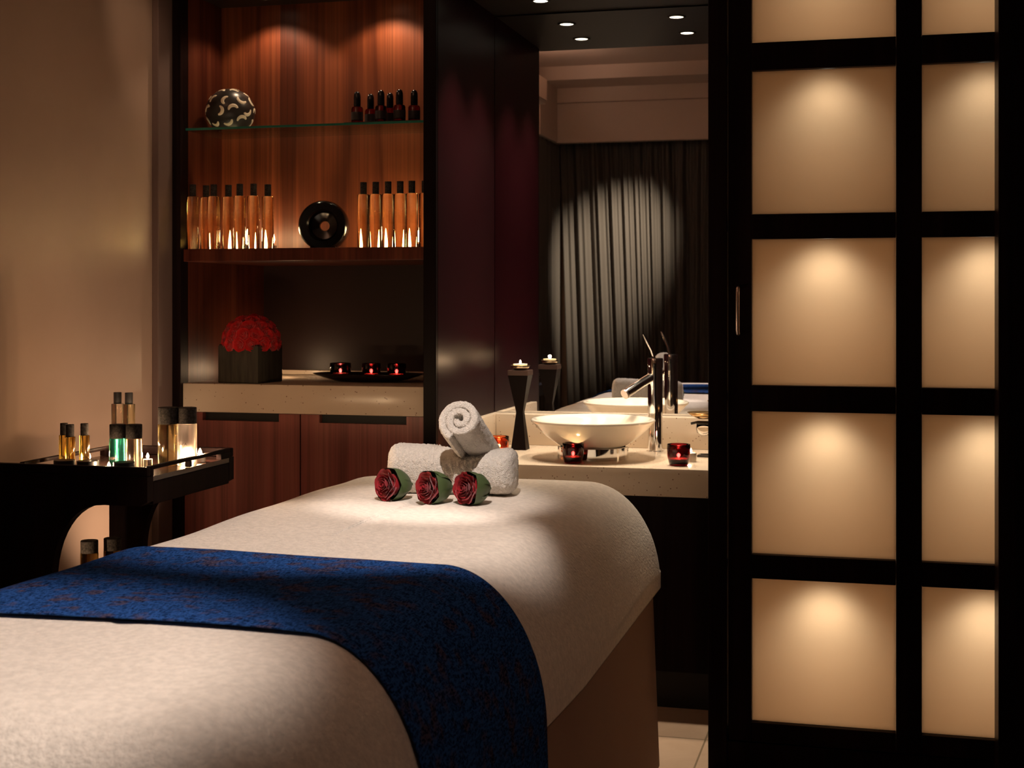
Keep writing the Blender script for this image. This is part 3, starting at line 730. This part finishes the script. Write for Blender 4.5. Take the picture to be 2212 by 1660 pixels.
big_rose((-.976, 3.37, ZB+.041), 'cut red rose lying on the bed, right one of three in front of the towels', 2.6, 8)

# ------------------------------------------------------------------ trolley
ty = thing('side_trolley', 'dark lacquered wooden trolley with tray top at the left wall', 'trolley', (-1.87, 3.26, 0))
TX0, TX1, TY0, TY1 = -2.062, -1.700, 3.035, 3.50
def cpanel(xr_top, TX0):
    P = [(TX0, 0), (-1.75, 0), (-1.75, .05)]
    # concave cut on the right side
    for i in range(25):
        f = i/24; a = -PI/2+PI*f
        x = -1.815-(.145)*math.cos(a)**.9 if abs(a) < PI/2-1e-6 else -1.815
        z = .64+.195*math.sin(a); P.append((x, z))
    P += [(xr_top-.02, .835), (xr_top, .845), (xr_top, .906), (TX0, .906)]
    return P
for y0, xx in ((TY0, -2.15), (TY1-.028, TX0)): wpart('end_panel', prism(cpanel(TX1, xx), y0, y0+.028), 'trolley_panel', ty)
wpart('tray_board', B(TX0, TX1-.0, TY0+.0285, TY1-.0285, .893, .905), 'trolley_wood', ty)
wpart('side_apron', B(TX1-.018, TX1, TY0+.0285, TY1-.0285, .836, .892, bev=.002), 'trolley_panel', ty)
wpart('side_apron', B(TX0, TX0+.018, TY0+.0285, TY1-.0285, .836, .892, bev=.002), 'trolley_panel', ty)
wpart('lower_shelf', B(TX0+.005, -1.93, TY0+.0285, TY1-.0285, .55, .565), 'trolley_wood', ty)
# raised rims: solid at front and back, handle slots in the side rails
for y0, z1, xx in ((TY0, .928, -2.15), (TY1-.018, .930, TX0)): wpart('rim', B(xx, TX1, y0, y0+.018, .9065, z1, bev=.003), 'trolley_panel', ty, True)
for xx in (TX1-.014, TX0):
    bm = bmesh.new()
    box(bm, xx, xx+.014, TY0+.0185, TY1-.0185, .921, .930, bev=.002)
    for ya, yb in ((TY0+.0185, TY0+.03), (TY0+.215, TY0+.225), (TY1-.075, TY1-.0185)): box(bm, xx, xx+.014, ya, yb, .9055, .921)
    wpart('side_rail', bm, 'trolley_panel', ty, True)
ZS = .9052
def bottle(name, loc, label, r, hb, rc, hc, liquid, cap, text=None, group=None, cat='bottle', ts=.009, tz=.35, gap=.0):
    t = thing(name, label, cat, loc, group)
    obj('body', L([(0, 0), (r*.94, 0), (r, .002), (r, hb-.002), (r*.96, hb), (0, hb)], 40), liquid, t, True)
    obj('cap', L([(0, hb+.0004+gap), (rc, hb+.0004+gap), (rc, hb+hc-.001), (rc*.96, hb+hc), (0, hb+hc)], 36), cap, t, True)
    if text: text_mesh(text, ts, 'ink', t, (0, 0, hb*tz), r)
    return t
TXT = 'ESPA'
bottle('oil_bottle', (-2.008, 3.165, ZS), 'slim amber oil bottle with dark cap at the left of the trolley trio', .0128, .083, .0098, .030, 'oil_amber', 'cap_stone', TXT, 'slim amber bottles on the trolley', ts=.006)
bottle('oil_bottle', (-1.966, 3.125, ZS), 'slim amber oil bottle touching the leftmost one on the trolley', .0128, .083, .0101, .031, 'oil_amber', 'cap_stone', TXT, 'slim amber bottles on the trolley', ts=.006)
bottle('oil_bottle', (-1.953, 3.170, ZS), 'slim amber bottle on the trolley with bright glow at its foot, third of the trio', .0128, .083, .0098, .030, 'oil_amber', 'cap_stone', TXT, 'slim amber bottles on the trolley', ts=.006)
bottle('oil_bottle', (-1.994, 3.40, ZS), 'tall pale bottle with black cap behind the green bottle', .0165, .146, .0105, .031, 'oil_clear', 'cap_black', group='tall pale bottles at the rear of the trolley')
bottle('oil_bottle', (-1.957, 3.395, ZS), 'tall pale yellow bottle with black cap behind the half-empty clear bottle', .0165, .146, .0105, .031, 'oil_pale', 'cap_black', group='tall pale bottles at the rear of the trolley')
bottle('oil_bottle', (-1.847, 3.150, ZS), 'stout bottle of green-teal liquid with grey cap on the trolley', .0205, .080, .0200, .035, 'oil_teal', 'cap_stone', TXT)
bottle('oil_bottle', (-1.806, 3.158, ZS), 'stout bottle of clear liquid with grey cap beside the green one', .0205, .080, .0200, .035, 'oil_clear', 'cap_stone', TXT)
bottle('oil_bottle', (-1.776, 3.275, ZS), 'large bottle of olive-gold oil with dark cap on the trolley', .0252, .107, .0250, .043, 'oil_olive', 'cap_stone')
bottle('oil_bottle', (-1.732, 3.295, ZS), 'large bottle of pale pink liquid lit from behind, right end of the trolley', .0252, .107, .0245, .042, 'oil_pink', 'cap_stone', TXT, ts=.009, tz=.5)
def jar(loc, label):
    t = thing('cosmetic_jar', label, 'jar', loc, 'low dark-lidded jars on the trolley')
    obj('glass_base', L([(0, 0), (.026, 0), (.0275, .002), (.0275, .016), (0, .016)], 36), 'clear_glass', t, True)
    obj('lid', L([(0, .0164), (.026, .0164), (.026, .029), (.025, .030), (0, .030)], 36), 'cap_black', t, True); return t
jar((-1.955, 3.083, ZS), 'low glass jar with black lid in front of the slim amber bottles, left')
jar((-1.890, 3.083, ZS), 'low glass jar with black lid at the middle of the trolley front')
jar((-1.790, 3.083, ZS), 'low glass jar with black lid in front of the green bottle')
tealight((-1.836, 3.090, ZS), 'bright tealight at the trolley front edge between two dark jars', .9, .012, .012)
tealight((-1.800, 3.215, ZS), 'small tealight in a gold cup right of the clear bottle', 1.5, .012, .022)
tealight((-1.726, 3.355, ZS), 'tealight behind the pale pink bottle on the trolley', 3, .015, .014, fh=.022, fr=.006)
tealight((-1.757, 3.340, ZS), 'tealight hidden right behind the pale pink bottle, lighting it up', 2.5, .013, .010, fh=.032, fr=.009)
tealight((-1.968, 3.215, ZS), 'tealight behind the slim amber bottles on the trolley', 1.0, .015, .014, fh=.02, fr=.005)
tealight((-1.915, 3.28, ZS), 'tealight standing in the middle of the trolley tray behind the green bottle', 1.2, .015, .030, fh=.02, fr=.005)
tealight((-2.018, 3.452, ZS), 'added tealight hidden behind the tall pale bottles at the rear of the trolley', 1.0, .015, .032)  # unseen candle added to light the wall behind the trolley
fu = thing('added_uplight', 'added floor uplight, unseen behind the trolley, brightening the left wall', 'added lamp', (UPL[0], UPL[1], 0))
obj('base', L([(0, 0), (.055, 0), (.055, .012), (0, .014)], 32), 'iron', fu, True)  # housing made up for the added wall uplight, out of sight
obj('can', L([(.012, .0145), (.045, .03), (.048, .135), (.044, .135), (.040, .05), (0, .045)], 32), 'iron', fu, True)
# jars on the lower trolley shelf
for x, y, s in ((-2.000, 3.27, 'dark ribbed cap of a jar on the lower trolley shelf, left one'), (-1.962, 3.32, 'dark ribbed cap of a jar on the lower trolley shelf, right one')):
    bottle('cosmetic_jar', (x, y, .5655), s, .023, .105, .0225, .032, 'oil_amber', 'cap_stone', None, 'jars on the lower trolley shelf', 'jar')
tl = tealight((-2.03, 3.13, .5655), 'added unseen tealight on the lower trolley shelf lighting the wall', 2)  # unseen candle added for the glow on the wall under the tray
# unseen fixtures added in the room ceiling for the bed spots
for (a, b_, *_), s in zip(BEDSPOTS, ('over the towels', 'over the near end of the bed', 'over the middle of the room')):
    downlight(a[0], a[1], 3.0495, 'added out-of-view room ceiling spotlight '+s, 'added room ceiling spots', r=.045)
